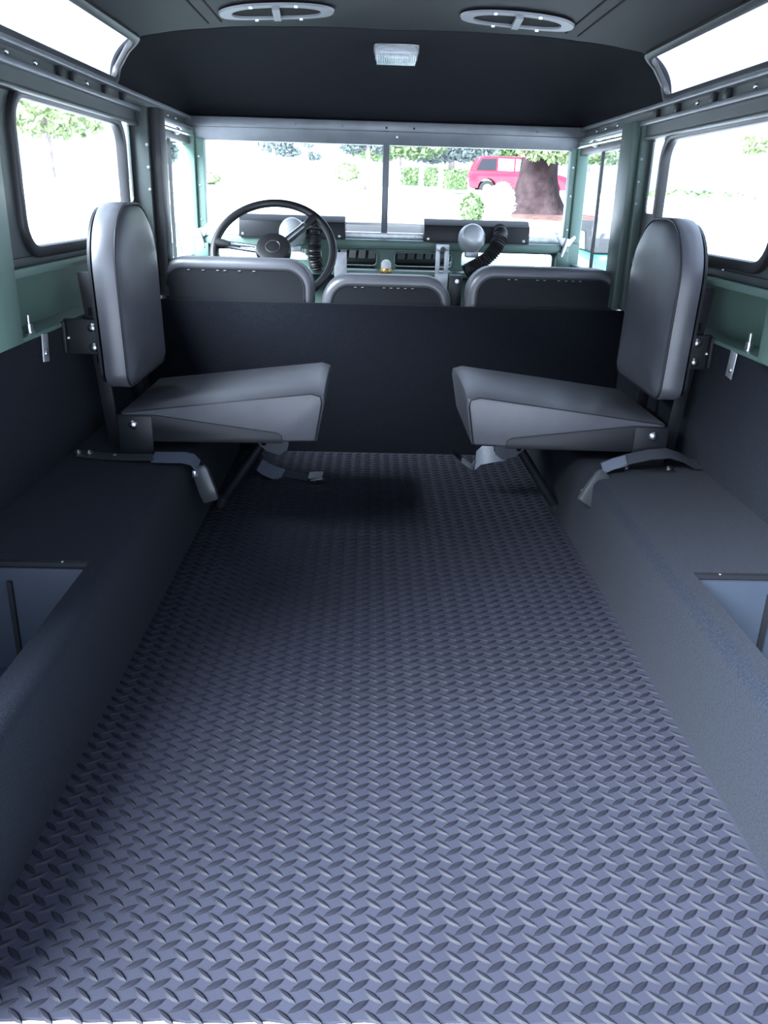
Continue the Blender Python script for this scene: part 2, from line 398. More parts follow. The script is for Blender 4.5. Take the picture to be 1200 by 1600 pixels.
# ------------------------------------------------------------------ ceiling: moulded headliner with two roof-side windows
YC0, YC1, AX, HZ, NX = 2.56, 3.345, .725, .19, 2.75
def Hy(y):
    if y <= YC0: return HZ
    q = min(1, (y-YC0)/(YC1-YC0)); return max(.0005, HZ*(1-q**2.3)**(1/2.3))
raw = []
for i in range(721):
    a = PI*i/720; c = math.cos(a); raw.append((-AX*math.copysign(abs(c)**(2/NX), c), abs(math.sin(a))**(2/NX)))
cum = [0]
for i in range(720): cum.append(cum[-1]+math.hypot(raw[i+1][0]-raw[i][0], (raw[i+1][1]-raw[i][1])*HZ))
STOT = cum[-1]
def surf(sv, y, off=0.0):
    lo, hi = 0, 720
    while hi-lo > 1:
        md = (lo+hi)//2
        if cum[md] <= sv: lo = md
        else: hi = md
    q = (sv-cum[lo])/max(1e-9, cum[hi]-cum[lo]); x = raw[lo][0]+(raw[hi][0]-raw[lo][0])*q; zz = raw[lo][1]+(raw[hi][1]-raw[lo][1])*q
    p = Vector((x, y, 1.03+zz*Hy(y)))
    if off:
        dx = raw[hi][0]-raw[lo][0]; dz = (raw[hi][1]-raw[lo][1])*HZ; l = math.hypot(dx, dz); p += Vector((dz/l, 0, -dx/l))*off
    return p
AL = (.014, .132, 1.25, 2.43)      # roof-side window: arc from, arc to, y from, y to
def inside(sv, y):
    for s0 in (sv, STOT-sv):
        a0, a1, y0, y1 = AL; r = .035
        if a0 < s0 < a1 and y0 < y < y1:
            dx = max(a0+r-s0, s0-(a1-r), 0); dy = max(y0+r-y, y-(y1-r), 0)
            if math.hypot(dx, dy) < r: return True
    return False
NS = 200; ys = [.56+.02*i for i in range(90)]
while ys[-1] < 2.655: ys.append(ys[-1]+.02)
ys.append(2.67)
while ys[-1] < 3.30: ys.append(ys[-1]+.02)
def felt_edge(sv):
    s0 = min(sv, STOT-sv); K = [(0, 2.425), (.15, 2.425), (.19, 2.475), (.30, 2.56), (.5, 2.63), (.9, 2.67)]
    for (a, ya), (b, yb) in zip(K, K[1:]):
        if a <= s0 <= b: return ya+(yb-ya)*(s0-a)/(b-a)
def warp(sv, y): return y+(felt_edge(sv)-2.67)*max(0, 1-abs(y-2.67)/.5)
ys += [3.315, 3.325, 3.333, 3.339, 3.343, 3.345]
ys = sorted(set(ys)); mb = MB(); vs = []; fs = []; ff = []
for y in ys:
    for i in range(NS+1): vs.append(surf(STOT*i/NS, warp(STOT*i/NS, y)))
for j in range(len(ys)-1):
    for i in range(NS):
        if not inside(STOT*(i+.5)/NS, warp(STOT*(i+.5)/NS, (ys[j]+ys[j+1])/2)):
            a = j*(NS+1)+i; (ff if ys[j] > 2.669 else fs).append((a, a+1, a+NS+2, a+NS+1))
def used(vs, fs):
    ids = sorted({i for f in fs for i in f}); mp = {i: k for k, i in enumerate(ids)}; return [vs[i] for i in ids], [tuple(mp[i] for i in f) for f in fs]
cl = mb.add(*used(vs, fs)).build('ceiling', 'liner', smooth=60)
fp = MB().add(*used(vs, ff)).build('front_panel', 'liner_felt', cl, smooth=60); fp['label'] = 'matt black felt panel'
struct(cl, 'moulded black headliner dropping steeply to the windscreen header', 'ceiling')
for o in (cl, fp):
    md = o.modifiers.new('thickness', 'SOLIDIFY'); md.thickness = .012; md.offset = 1.0 if max(o.data.polygons, key=lambda p: abs(p.normal.z)).normal.z > 0 else -1.0
def s_of_x(x):
    for i in range(721):
        if raw[i][0] >= x: return cum[i]
for x in (-.49, -.455, .455, .49):
    sv = s_of_x(x); MB().ribbon([surf(sv, .6+.05*i, .001) for i in range(39)], Vector((1,0,-.1 if x > 0 else .1)), .004, .002).build('seam', 'vent_dark', cl)
for s in (-1, 1):
    t = thing(f'window_{5 if s < 0 else 6}', (s*.69, 1.8, 1.05), f'curved {SIDE[s]} skylight window in the roof side with grey rim', 'window'); t['kind'] = 'structure'
    a0, a1, y0, y1 = AL; out = rrect(a0, y0, a1, y1, .035, 8)
    def dense(pl):
        r = []
        for i in range(len(pl)):
            p, q = Vector(pl[i]), Vector(pl[(i+1) % len(pl)]); n = max(1, int((q-p).length/.03))
            r += [tuple(p+(q-p)*j/n) for j in range(n)]
        return r
    out = dense(out); f3 = lambda p, off: surf(p[0] if s < 0 else STOT-p[0], p[1], off)
    I, O = offset2(out, -.005), offset2(out, .017); k = len(out)
    vs = [f3(p, .010) for p in I]+[f3(p, .010) for p in O]+[f3(p, -.006) for p in O]+[f3(p, -.006) for p in I]; fs = []
    for i in range(k):
        j = (i+1) % k
        for q in range(4): fs.append((q*k+i, q*k+j, (q+1) % 4*k+j, (q+1) % 4*k+i))
    MB().add(vs, fs).build('seal', 'rubber', t, bevel=.003)
    vs = []; fs = []
    for j in range(14):
        for i in range(9): vs.append(f3((a0+(a1-a0)*i/8, y0+(y1-y0)*j/13), -.006))
    for j in range(13):
        for i in range(8): a = j*9+i; fs.append((a, a+1, a+10, a+9))
    MB().add(vs, fs).build('pane', 'glass', t, recalc=False)

# ------------------------------------------------------------------ windscreen
t = thing('window_7', (0, 3.36, .60), 'two-pane windscreen in a grey and green metal frame', 'windscreen'); t['kind'] = 'structure'
MB().box((-.75, 3.300, 1.000), (.75, 3.40, 1.034)).build('header', 'frame_grey', t, bevel=.006)
MB().prism([(-.75, 3.318, 1.0), (-.75, 3.34, .957), (-.75, 3.39, .957), (-.75, 3.39, 1.0)], (0,0,0), (1.5,0,0)).build('header_lower', 'frame_grey', t, bevel=.003)
MB().box((-.010, 3.338, .64), (.014, 3.38, .965)).build('divider', 'frame_grey', t, bevel=.003)
MB().box((-.70, 3.325, .628), (.70, 3.39, .650)).build('bottom_rail', 'bare_metal', t, bevel=.003)
for s in (-1, 1):
    MB().box((s*(.672 if s < 0 else .690), 3.335, .60), (s*(.702 if s < 0 else .712), 3.385, .965)).build('inner_post', 'green_paint', t, bevel=.004)
    MB().box((s*(.702 if s < 0 else .712), 3.318, -.25), (s*(.748 if s < 0 else .752), 3.40, 1.0)).build('outer_post', 'green_paint', t, bevel=.006)
    for z in (.68, .8, .9): bolt('screw', (s*(.69 if s < 0 else .701), 3.336, z), (0,-1,0), .004, .004, t)
    MB().box((min(s*.008, s*.676), 3.358, .645), (max(s*.008, s*(.676 if s < 0 else .694)), 3.363, .96)).build('pane', 'glass', t)
for x in (-.33, -.16, .0, .10, .3, .55):
    bolt('screw', (x, 3.300, 1.012), (0,-1,0), .004, .003, t, 'black_metal' if x in (0.0, .10) else 'frame_grey')
bolt('screw', (.04, 3.326, .985), (0,-1,0), .005, .004, t)
for x in (.12, .2): bolt('screw', (x, 3.325, .639), (0,-1,0), .004, .003, t)

# ------------------------------------------------------------------ dash bulkhead
holes = [rrect(-.625, .545, -.235, .585, .012), rrect(-.197, .532, -.026, .586, .014), rrect(.044, .532, .262, .580, .014), rrect(.300, .536, .648, .588, .012)]
wf = holed('wall_front', [(-.748, -.25), (.748, -.25), (.748, .63), (-.748, .63)], holes, lambda a, b: (a, 3.305, b), (0, .015, 0), 'green_paint')
struct(wf, 'pale green metal dash bulkhead with four long ventilator openings', 'dashboard')
MB().box((-.702, 3.270, .594), (.702, 3.305, .628)).build('dash_top_rail', 'green_paint', wf, bevel=.008)
MB().box((-.42, 3.19, .502), (.40, 3.305, .522)).build('parcel_shelf', 'green_paint', wf, bevel=.006)
for hl in holes[1:3]:
    MB().ring([(a, 3.298, b) for a, b in hl], [(a, 3.298, b) for a, b in offset2(hl, .006)], (0, .008, 0)).build('opening_lip', 'green_paint', wf, bevel=.002)
MB().tube([(.05+i*.004, 3.285+.002*(i % 2), .528) for i in range(40)], .005, 6).build('cable', 'rubber', wf)
MB().tube([(-.19+i*.004, 3.285+.002*(i % 2), .527) for i in range(40)], .005, 6).build('cable', 'rubber', wf)

# ------------------------------------------------------------------ front doors
for s in (-1, 1):
    t = thing(f'door_{1 if s < 0 else 2}', (s*.75, 3.0, -.25), f'{SIDE[s]} front door with sliding glass above a green panel', 'door'); t['kind'] = 'structure'
    MB().box((s*.735, 2.70, -.25), (s*.765, 3.318, .535)).build('lower_panel', 'green_paint', t, bevel=.004)
    MB().box((s*.722, 2.70, .535), (s*.765, 3.318, .556)).build('waist_rail', 'aluminium', t, bevel=.003)
    MB().box((s*.716, 2.70, .940), (s*.75, 3.318, .964)).build('top_channel', 'rubber', t, bevel=.003)
    MB().cyl((s*.706, 2.70, .966), (s*.706, 3.318, .966), .006, 10).build('top_rod', 'chrome', t)
    MB().lathe((s*.706, 3.06, .966), (0,1,0), [(-.012, .009), (0, .012), (.012, .009)], 12).build('rod_clamp', 'aluminium', t)
    for nm, y0, y1, xo in (('pane', 2.70, 3.06, .735), ('pane', 3.03, 3.315, .745)):
        MB().box((s*xo, y0, .55), (s*(xo+.004), y1, .945)).build(nm, 'glass', t)
    MB().box((s*.728, 3.040, .555), (s*.738, 3.050, .945)).build('glass_edge_strip', 'rubber', t)

# ------------------------------------------------------------------ partition
pt = MB().box((-.739, 2.586, -.25), (.739, 2.602, .471)).build('wall_partition', 'carpet_partition', bevel=.004)
struct(pt, 'black carpeted partition behind the front seats', 'wall')

# ------------------------------------------------------------------ front seats
def front_seat(x0, x1, ztop, label, r=.085):
    xc = (x0+x1)/2
    t = thing('front_seat', (xc, 2.85, -.25), label, 'seat', 'front seats in a row behind the dash')
    o2 = rrect(x0, .14, x1, ztop, r, 8)
    # the squab leans a little backwards at the top, the padding faces forwards
    to3 = lambda a, b, d: (a, 2.640-(b-.14)*.03+d, b)
    pad(o2, [(.012, .012), (0.0, .030), (-.003, .020), (.004, .006), (.015, .0), (.075, 0), (.095, .012), (.104, .03)], to3, .012).build('backrest', 'vinyl', t, smooth=50)
    pnl = offset2(o2, -.028)
    MB().ring([to3(p[0], p[1], -.0055) for p in offset2(pnl, -.004)], [to3(p[0], p[1], -.0055) for p in pnl], (0, .004, 0)).build('piping', 'vinyl_dark', t)
    MB().prism([to3(p[0], p[1], -.004) for p in pnl], (0,0,0), (0,.006,0)).build('back_panel', 'seat_back_cloth', t)
    sm = MB(); q = offset2(o2, -.034); n = int((x1-x0-.2)/.022)
    for i in range(n):
        if random.random() < .25: continue
        x = x0+.1+i*.022; sm.box((x, to3(0, ztop-.036, -.006)[1]-.001, ztop-.0365), (x+.008, to3(0, ztop-.036, -.006)[1]+.001, ztop-.0348))
    st = sm.build('stitching', 'thread', t); st['kind'] = 'stuff'
    MB().box((x0+.01, 2.70, .05), (x1-.01, 3.08, .17)).build('seat_cushion', 'vinyl', t, bevel=.03, seg=3)
    MB().box((x0, 2.61, -.25), (x1, 3.06, .05)).build('seat_base', 'black_paint', t)
    return t
front_seat(-.705, -.222, .592, 'black driver seat back behind the steering wheel, leftmost of three')
front_seat(-.198, .205, .553, 'lower black middle seat back between driver and passenger seats')
front_seat(.251, .738, .588, 'black passenger seat back, rightmost of the front three')
bx = thing('lever_box', (.232, 2.80, -.25), 'narrow black upright plate with pale bolt between middle and passenger seats', 'bracket')
MB().box((.209, 2.76, -.25), (.248, 2.80, .548)).build('plate', 'black_paint', bx, bevel=.003)
bolt('bolt', (.232, 2.76, .53), (0,-1,0), .007, .006, bx, 'white_plastic')

# ------------------------------------------------------------------ steering wheel
SC = Vector((-.375, 2.92, .597)); ta = math.radians(41); RW = .200
eU = Vector((0, math.sin(ta), math.cos(ta))); eR = Vector((1, 0, 0)); eN = Vector((0, -math.cos(ta), math.sin(ta)))
t = thing('steering_wheel', SC, 'large thin black steering wheel with chrome spokes above the driver seat', 'steering wheel')
wp = lambda a, r, h=0: SC + (eR*math.cos(a)+eU*math.sin(a))*r + eN*h
MB().tube([wp(2*PI*i/64, RW) for i in range(64)], .0135, 12, close=True).build('rim', 'hose', t)
MB().lathe(SC, eN, [(-.03, .034), (-.012, .058), (.012, .060), (.022, .056), (.026, .044)], 32).build('hub', 'hose', t)
MB().tube([wp(2*PI*i/32, .024, .027) for i in range(32)], .0014, 6, close=True).build('horn_ring', 'bolt_steel', t)
for a in (math.radians(172), math.radians(47), math.radians(290)):
    d = eR*-math.sin(a)+eU*math.cos(a)
    sp = MB()
    for q in (-1, 1): sp.cyl(wp(a, .045, .0)+d*q*.009, wp(a, RW-.02, .0)+d*q*.009, .0055, 10)
    spo = sp.build('spoke', 'chrome', t)
    MB().tube([wp(a, RW-.050), wp(a, RW-.030), wp(a, RW-.004)], [.0115, .0155, .0175], 12).build('spoke_boot', 'hose', t)
MB().cyl(SC-eN*.03, SC-eN*.46, .02, 16).build('column', 'black_paint', t)

# ------------------------------------------------------------------ dash fittings
def demister(x0, x1, label):
    t = thing('demister_box', ((x0+x1)/2, 3.28, .625), label, 'demister box', 'demister boxes under the windscreen')
    MB().prism([(x0, 3.255, .626), (x0, 3.262, .684), (x0, 3.300, .706), (x0, 3.324, .706), (x0, 3.324, .626)], (0,0,0), (x1-x0,0,0)).build('cover', 'black_paint', t, bevel=.002)
    for x in (x0+.016, x1-.022, (x0+x1)/2+.06): bolt('screw', (x, 3.257, .636), (0,-1,0), .006, .004, t)
    return t
demister(-.540, -.145, 'long black demister box behind the steering wheel')
demister(.150, .545, 'long black demister box at the passenger side of the windscreen')
def hose(path, label):
    P = [Vector(p) for p in path]; pts = []
    for i in range(len(P)-1):     # Catmull-Rom
        p0, p1, p2, p3 = P[max(i-1, 0)], P[i], P[i+1], P[min(i+2, len(P)-1)]
        for k in range(14):
            u = k/14; pts.append(.5*((2*p1)+(-p0+p2)*u+(2*p0-5*p1+4*p2-p3)*u*u+(-p0+3*p1-3*p2+p3)*u**3))
    pts.append(P[-1]); out = []; rs = []; acc = 0
    for i in range(len(pts)-1):
        n = max(1, int((pts[i+1]-pts[i]).length/.0018))
        for j in range(n): out.append(pts[i]+(pts[i+1]-pts[i])*j/n); rs.append(.0245+.0028*math.sin(acc/.008*2*PI)); acc += (pts[i+1]-pts[i]).length/n
    return tag(MB().tube(out, rs, 18).build('air_hose', 'hose', smooth=70), label, 'hose', 'ribbed demister hoses')
hose([(-.255, 3.235, .672), (-.256, 3.205, .650), (-.256, 3.19, .60), (-.254, 3.19, .555), (-.245, 3.20, .523)], 'upright ribbed black air hose right of the steering wheel hub')
hose([(.428, 3.240, .672), (.425, 3.19, .655), (.405, 3.165, .61), (.365, 3.165, .567), (.305, 3.19, .526)], 'curved ribbed black air hose on the passenger side')
def wiper_motor(x, z, label):
    t = thing('wiper_motor', (x, 3.2, z-.04), label, 'wiper motor', 'domed wiper motors on the dash')
    MB().lathe((x, 3.250, z), (0, -1, .35), [(0, .040), (.015, .047), (.050, .048), (.054, .050), (.060, .049), (.064, .046), (.088, .042), (.098, .034), (.103, .018)], 28).build('cover', 'dull_metal', t)
    MB().box((x-.018, 3.20, z-.052), (x+.03, 3.262, z-.03)).build('bracket', 'bare_metal', t, bevel=.003)
    bolt('terminal', (x+.045, 3.215, z+.03), (0,-1,0), .006, .012, t)
    return t
wiper_motor(-.335, .632, 'chrome domed wiper motor behind the steering wheel spoke')
wiper_motor(.322, .628, 'chrome domed wiper motor beside the curved hose')
t = thing('clamp_bracket', (.216, 3.16, .502), 'pale metal two-bar bracket with black knob right of centre', 'bracket')
for x in (.198, .230): MB().box((x-.009, 3.150, .45), (x+.007, 3.160, .615)).build('bar', 'bare_metal', t, bevel=.002)
MB().box((.189, 3.148, .60), (.237, 3.162, .622)).build('cross_plate', 'bare_metal', t, bevel=.002)
MB().box((.189, 3.148, .45), (.237, 3.165, .520)).build('foot_plate', 'bare_metal', t, bevel=.002)
MB().box((.195, 3.16, .45), (.23, 3.30, .50)).build('stay', 'green_paint', t)
MB().lathe((.214, 3.150, .606), (0,-1,0), [(0, .006), (.01, .010), (.02, .008)], 14).build('knob', 'hose', t)
t = thing('column_bracket', (-.150, 3.15, .36), 'grey upright bracket beside the left air hose', 'bracket')
MB().box((-.180, 3.150, .36), (-.135, 3.160, .585)).build('plate', 'bare_metal', t, bevel=.003)
MB().box((-.175, 3.155, .36), (-.14, 3.302, .49)).build('foot', 'black_paint', t)
t = thing('filler_cap', (.008, 3.13, .50), 'white topped brass cap standing behind the middle seat', 'cap')
MB().lathe((.008, 3.10, .36), (0,0,1), [(0, .012), (.15, .012)], 14).build('stem', 'brass', t)
MB().lathe((.008, 3.10, .516), (0,0,1), [(0, .020), (.004, .021), (.018, .021), (.022, .019)], 24).build('collar', 'brass', t)
MB().lathe((.008, 3.10, .538), (0,0,1), [(0, .018), (.018, .018), (.026, .013), (.030, .005)], 24).build('top', 'white_plastic', t)
MB().box((-.03, 3.08, .34), (.05, 3.31, .36)).build('base', 'black_paint', t)
for s, z0 in ((1, .0), (-1, .0)):
    t = thing('windscreen_clamp', (s*.69, 3.28, .56), f'bare metal wing nut clamp at the {SIDE[s]} foot of the windscreen', 'clamp')
    MB().cyl((s*.672, 3.262, .585), (s*.690, 3.262, .650), .007, 10).build('stud', 'bare_metal', t)
    MB().prism([(s*.64, 3.262, .672), (s*.655, 3.262, .672), (s*.676, 3.262, .645), (s*.69, 3.262, .64), (s*.715, 3.262, .662), (s*.722, 3.262, .655), (s*.70, 3.262, .622), (s*.668, 3.262, .622)], (0,0,0), (0,.010,0)).build('wing_nut', 'bare_metal', t, bevel=.002)
    MB().box((s*.655, 3.258, .545), (s*.700, 3.306, .60)).build('bracket', 'green_paint', t, bevel=.004)

# ------------------------------------------------------------------ jump seats
def jump_seat(s, dx, label):
    t = thing('jump_seat', (s*(.6+dx), 2.05, ZB), label, 'jump seat', 'folding side seats on the wheel boxes')
    def B(mb, nm, m, par=None, **k):
        for p in mb.v: p.x = s*(p.x+dx)
        return mb.build(nm, m, par or t, **k)
    # backrest pad: outline in (y, z), padding towards the middle of the car (smaller x)
    y0, y1, z0, z1 = 1.872, 2.232, .352, .752
    ol = []
    rb, rtp = .035, .142
    for (cy, cz, st, r) in ((y1-rtp, z1-rtp, 0, rtp), (y0+rtp, z1-rtp, 90, rtp), (y0+rb, z0+rb, 180, rb), (y1-rb, z0+rb, 270, rb)):
        for i in range(11):
            a = math.radians(st+9*i); ol.append((cy+r*math.cos(a), cz+r*math.sin(a)))
    lean = lambda z: (z-z0)*.045
    to3 = lambda a, b, d: (.660+lean(b)*.6-d, a, b)
    br = B(pad(ol, [(0, .012), (.004, .002), (.012, 0), (.050, 0), (.0535, .004), (.0525, .0055), (.056, .010), (.062, .022)], to3, .010), 'backrest', 'vinyl', smooth=50)
    pts = [to3(p[0], p[1], .0535) for p in offset2(ol, -.0030)]
    B(MB().tube(pts, .0026, 6, close=True), 'piping', 'vinyl_dark', br)
    B(MB().prism([to3(p[0], p[1], -.003) for p in offset2(ol, -.01)], (0,0,0), (.006,0,0)), 'back_board', 'black_paint', br)
    # post and wall bracket
    rot = Matrix.Rotation(math.radians(-4.5), 3, 'Y')
    B(MB().prism([(.650, 1.925, ZB), (.678, 1.925, ZB), (.716, 1.925, .605), (.682, 1.925, .605)], (0,0,0), (0,.006,0)), 'back_post', 'black_metal', bevel=.001)
    B(MB().prism([(.650, 2.175, ZB), (.678, 2.175, ZB), (.716, 2.175, .605), (.682, 2.175, .605)], (0,0,0), (0,.006,0)), 'back_post', 'black_metal', bevel=.001)
    B(MB().box((.672, 1.905, .425), (.739-dx, 1.925, .503)), 'wall_bracket', 'black_metal', bevel=.002)
    B(MB().box((.730-dx, 1.888, .43), (.739-dx, 1.925, .50)), 'wall_flange', 'black_metal', bevel=.002)
    for z in (.441, .485):
        mb = MB().lathe((.686, 1.905, z), (0,-1,0), [(0, .0105), (.003, .0105), (.006, .008), (.008, .003)], 16); B(mb, 'bolt', 'bolt_steel')
    B(MB().lathe((.729-dx, 1.900, .462), (-1,0,0), [(0, .004), (.004, .003)], 10), 'bolt', 'bolt_steel')
    for z in (.412, .520):
        B(MB().box((.684+(z-.45)*.09, 1.923, z-.010), (.692+(z-.45)*.09, 1.926, z+.008)), 'slot', 'vent_dark')
    # seat cushion: wedge profile in (x, z)
    pr = [(.628, .286), (.626, .303), (.40, .331), (.185, .357), (.162, .350), (.1605, .335), (.178, .243), (.26, .240), (.60, .268)]
    cu = MB(); k = len(pr); ysx = [1.862, 1.866, 1.96, 2.05, 2.14, 2.236, 2.240]; vs = []; fs = []
    cxm = sum(p[0] for p in pr)/k; czm = sum(p[1] for p in pr)/k
    for y in ysx:
        e = .012 if y in (1.862, 2.240) else 0.0; cr = .010*(1-((y-2.05)/.19)**2)
        for q, (x, z) in enumerate(pr):
            zz = z+(cr if q in (2, 3, 4) else 0)
            x2, z2 = x+(cxm-x)*e/.25, zz+(czm-zz)*e/.08*.25; vs.append((x2, y, z2))
    for i in range(len(ysx)-1):
        for j in range(k): fs.append((i*k+j, i*k+(j+1) % k, (i+1)*k+(j+1) % k, (i+1)*k+j))
    fs += [tuple(range(k-1, -1, -1)), tuple(range((len(ysx)-1)*k, len(ysx)*k))]
    cush = B(cu.add(vs, fs), 'seat_cushion', 'vinyl', bevel=.006, seg=3, smooth=50)
    sm = [(.622, 1.863, .3015), (.40, 1.8635, .3290), (.19, 1.8635, .3545), (.170, 1.8635, .349), (.1665, 1.8635, .334), (.181, 1.8635, .246)]
    B(MB().tube(sm, .0018, 6), 'seam', 'vinyl_dark', cush)
    B(MB().box((.190, 1.880, .236), (.60, 2.222, .242)), 'base_board', 'black_paint', bevel=.001)
    for y0_ in (1.856, 2.241):
        B(MB().prism([(.634, y0_, .262), (.634, y0_, .298), (.552, y0_, .2985), (.270, y0_, .2625), (.259, y0_, .256), (.257, y0_, .238), (.552, y0_, .236), (.600, y0_, .236)], (0,0,0), (0,.004,0)), 'side_plate', 'black_paint', bevel=.0012)
    B(MB().box((.555, 1.853, ZB+.003), (.632, 1.857, .296)), 'hinge_bracket', 'black_paint', bevel=.001)
    B(MB().box((.555, 2.244, ZB+.003), (.632, 2.248, .296)), 'hinge_bracket', 'black_paint', bevel=.001)
    B(MB().box((.530, 1.820, ZB), (.650, 1.857, ZB+.003)), 'base_flange', 'black_metal', bevel=.001)
    B(MB().lathe((.598, 1.853, .276), (0,-1,0), [(0, .0105), (.003, .0105), (.006, .008), (.008, .003)], 16), 'bolt', 'bolt_steel')
    for x in (.54, .640): B(MB().lathe((x, 1.836, ZB+.003), (0,0,1), [(0, .007), (.004, .007), (.007, .004)], 14), 'bolt', 'bolt_steel')
    # folding leg
    B(MB().prism([(.258, 2.040, .238), (.348, 2.040, .238), (.340, 2.040, .185), (.318, 2.040, .163), (.285, 2.040, .153), (.264, 2.040, .168)], (0,0,0), (0,.004,0)), 'leg_bracket', 'bracket_grey', bevel=.001)
    B(MB().prism([(.258, 2.066, .238), (.348, 2.066, .238), (.340, 2.066, .185), (.318, 2.066, .163), (.285, 2.066, .153), (.264, 2.066, .168)], (0,0,0), (0,.004,0)), 'leg_bracket', 'bracket_grey', bevel=.001)
    B(MB().lathe((.324, 2.040, .184), (0,-1,0), [(0, .007), (.002, .006)], 12), 'pivot_pin', 'vent_dark')
    B(MB().tube([(.318, 2.055, .196), (.437, 2.055, .022)], .0125, 14), 'leg', 'black_paint')
    B(MB().tube([(.292, 2.062, .225), (.318, 2.070, .20), (.380, 2.070, .11)], .004, 8), 'stay_rod', 'black_metal')
    B(MB().tube([(.432, 2.055, .030), (.441, 2.055, .014), (.446, 2.055, .003)], [.015, .017, .015], 14), 'foot', 'hose')
    return t
jump_seat(-1, -.012, 'black vinyl folding jump seat facing inward on the left wheel box')
jump_seat(1, .018, 'black vinyl folding jump seat facing inward on the right wheel box')

# ------------------------------------------------------------------ seat belts
def buckle(t, p, d, wdir, L, m='buckle'):
    p = Vector(p); d = Vector(d).normalized(); wv = Vector(wdir).normalized(); n = d.cross(wv).normalized(); wv = n.cross(d)
    mb = MB(); pr = [(0, .014, .006), (.012, .018, .009), (L*.7, .019, .010), (L, .017, .008)]; vs = []
    for h, a, b in pr:
        for sx, sy in ((-1,-1),(1,-1),(1,1),(-1,1)): vs.append(p+d*h+wv*sx*a+n*sy*b)
    fs = [(3,2,1,0), tuple(12+i for i in range(4))]
    for i in range(3):
        for q in range(4): fs.append((i*4+q, i*4+(q+1) % 4, i*4+4+(q+1) % 4, i*4+4+q))
    return mb.add(vs, fs).build('buckle', m, t, bevel=.003)
t = thing('seat_belt', (-.58, 1.84, ZB), 'dark lap belt lying on left wheel box with buckle over its edge', 'seat belt', 'lap belts of the jump seats')
MB().ribbon([(-.715, 1.846, .2065), (-.66, 1.838, .2045), (-.60, 1.818, .209), (-.545, 1.815, .211), (-.53, 1.814, .211)], [(0,1,.05)]*5, .040).build('webbing', 'belt_dark', t)
MB().ribbon([(-.535, 1.812, .212), (-.50, 1.806, .214), (-.465, 1.802, .216), (-.443, 1.800, .212), (-.430, 1.798, .198)], [(0,1,.25)]*5, .046).build('webbing_end', 'belt_web', t)
bk = buckle(t, (-.428, 1.790, .200), (.34, -.10, -1), (1, 0, .34), .085)
MB().box((-.440, 1.772, .178), (-.432, 1.782, .194)).build('release_button', 'bolt_steel', bk, bevel=.001)
for x in (-.715, -.690): MB().lathe((x, 1.846, .2075), (0,0,1), [(0, .009), (.004, .009), (.008, .004)], 14).build('anchor_bolt', 'bolt_steel', t)
t = thing('seat_belt', (.62, 1.82, ZB), 'dark lap belt arched over right wheel box with grey buckle', 'seat belt', 'lap belts of the jump seats')
MB().ribbon([(.745, 1.86, .207), (.715, 1.845, .214), (.68, 1.83, .234), (.645, 1.82, .246), (.60, 1.815, .243), (.555, 1.812, .233), (.52, 1.81, .222), (.492, 1.806, .212)], [(0,1,.3)]*8, .040).build('webbing', 'belt_dark', t)
MB().ribbon([(.545, 1.804, .231), (.515, 1.800, .223), (.490, 1.797, .212)], [(0,1,.7)]*3, .030).build('webbing_fold', 'belt_web', t)
bk = buckle(t, (.490, 1.772, .212), (-.55, -.25, -.80), (.8, .1, -.55), .085)
MB().tube([(.452, 1.772, .160), (.440, 1.77, .170)], .002, 6).build('release_button', 'orange_plastic', bk)
MB().lathe((.748-.02, 1.858, .204), (0,0,1), [(0, .012), (.004, .012), (.009, .008), (.011, .003)], 16).build('anchor_bolt', 'bolt_steel', t)
t = thing('seat_belt', (-.30, 2.3, 0), 'loose belt end with steel tongue on the mat beside left seat leg', 'seat belt', 'lap belts of the jump seats')
MB().ribbon([(-.37, 2.40, .12), (-.355, 2.38, .08), (-.345, 2.36, .040), (-.325, 2.345, .012), (-.295, 2.335, .006), (-.25, 2.32, .005), (-.215, 2.30, .006)], [(.25,1,.1)]*7, .045).build('webbing', 'belt_dark', t)
MB().ribbon([(-.362, 2.325, .035), (-.345, 2.315, .026), (-.325, 2.31, .018), (-.295, 2.32, .006)], [(.3,1,.5)]*4, .05).build('webbing_loop', 'belt_web', t)
tg = MB().ribbon([(-.215, 2.285, .018), (-.195, 2.282, .021), (-.175, 2.280, .022)], (.1,1,.35), .03, .003).build('tongue', 'aluminium', t)
MB().ribbon([(-.21, 2.262, .009), (-.19, 2.262, .012), (-.165, 2.268, .014)], (.1,1,.1), .008, .004).build('tongue_bar', 'chrome', tg)
t = thing('seat_belt', (.32, 2.3, 0), 'grey belt tail hanging under right seat with steel tongue on the mat', 'seat belt', 'lap belts of the jump seats')
MB().ribbon([(.385, 2.20, .170), (.360, 2.19, .150), (.33, 2.18, .135), (.30, 2.18, .13), (.27, 2.19, .12), (.255, 2.20, .10)], [(.1,.6,1)]*6, .055).build('webbing', 'belt_web', t)
MB().tube([(.255, 2.20, .10), (.250, 2.20, .088)], .006, 8).build('stitched_end', 'belt_dark', t)
MB().ribbon([(.250, 2.20, .078), (.235, 2.20, .088), (.215, 2.20, .101)], (.3,1,.4), .02, .003).build('tongue', 'aluminium', t)
MB().ribbon([(.213, 2.20, .105), (.200, 2.20, .117), (.188, 2.20, .128)], (.3,1,.4), .02, .003).build('tongue_tip', 'chrome', t)

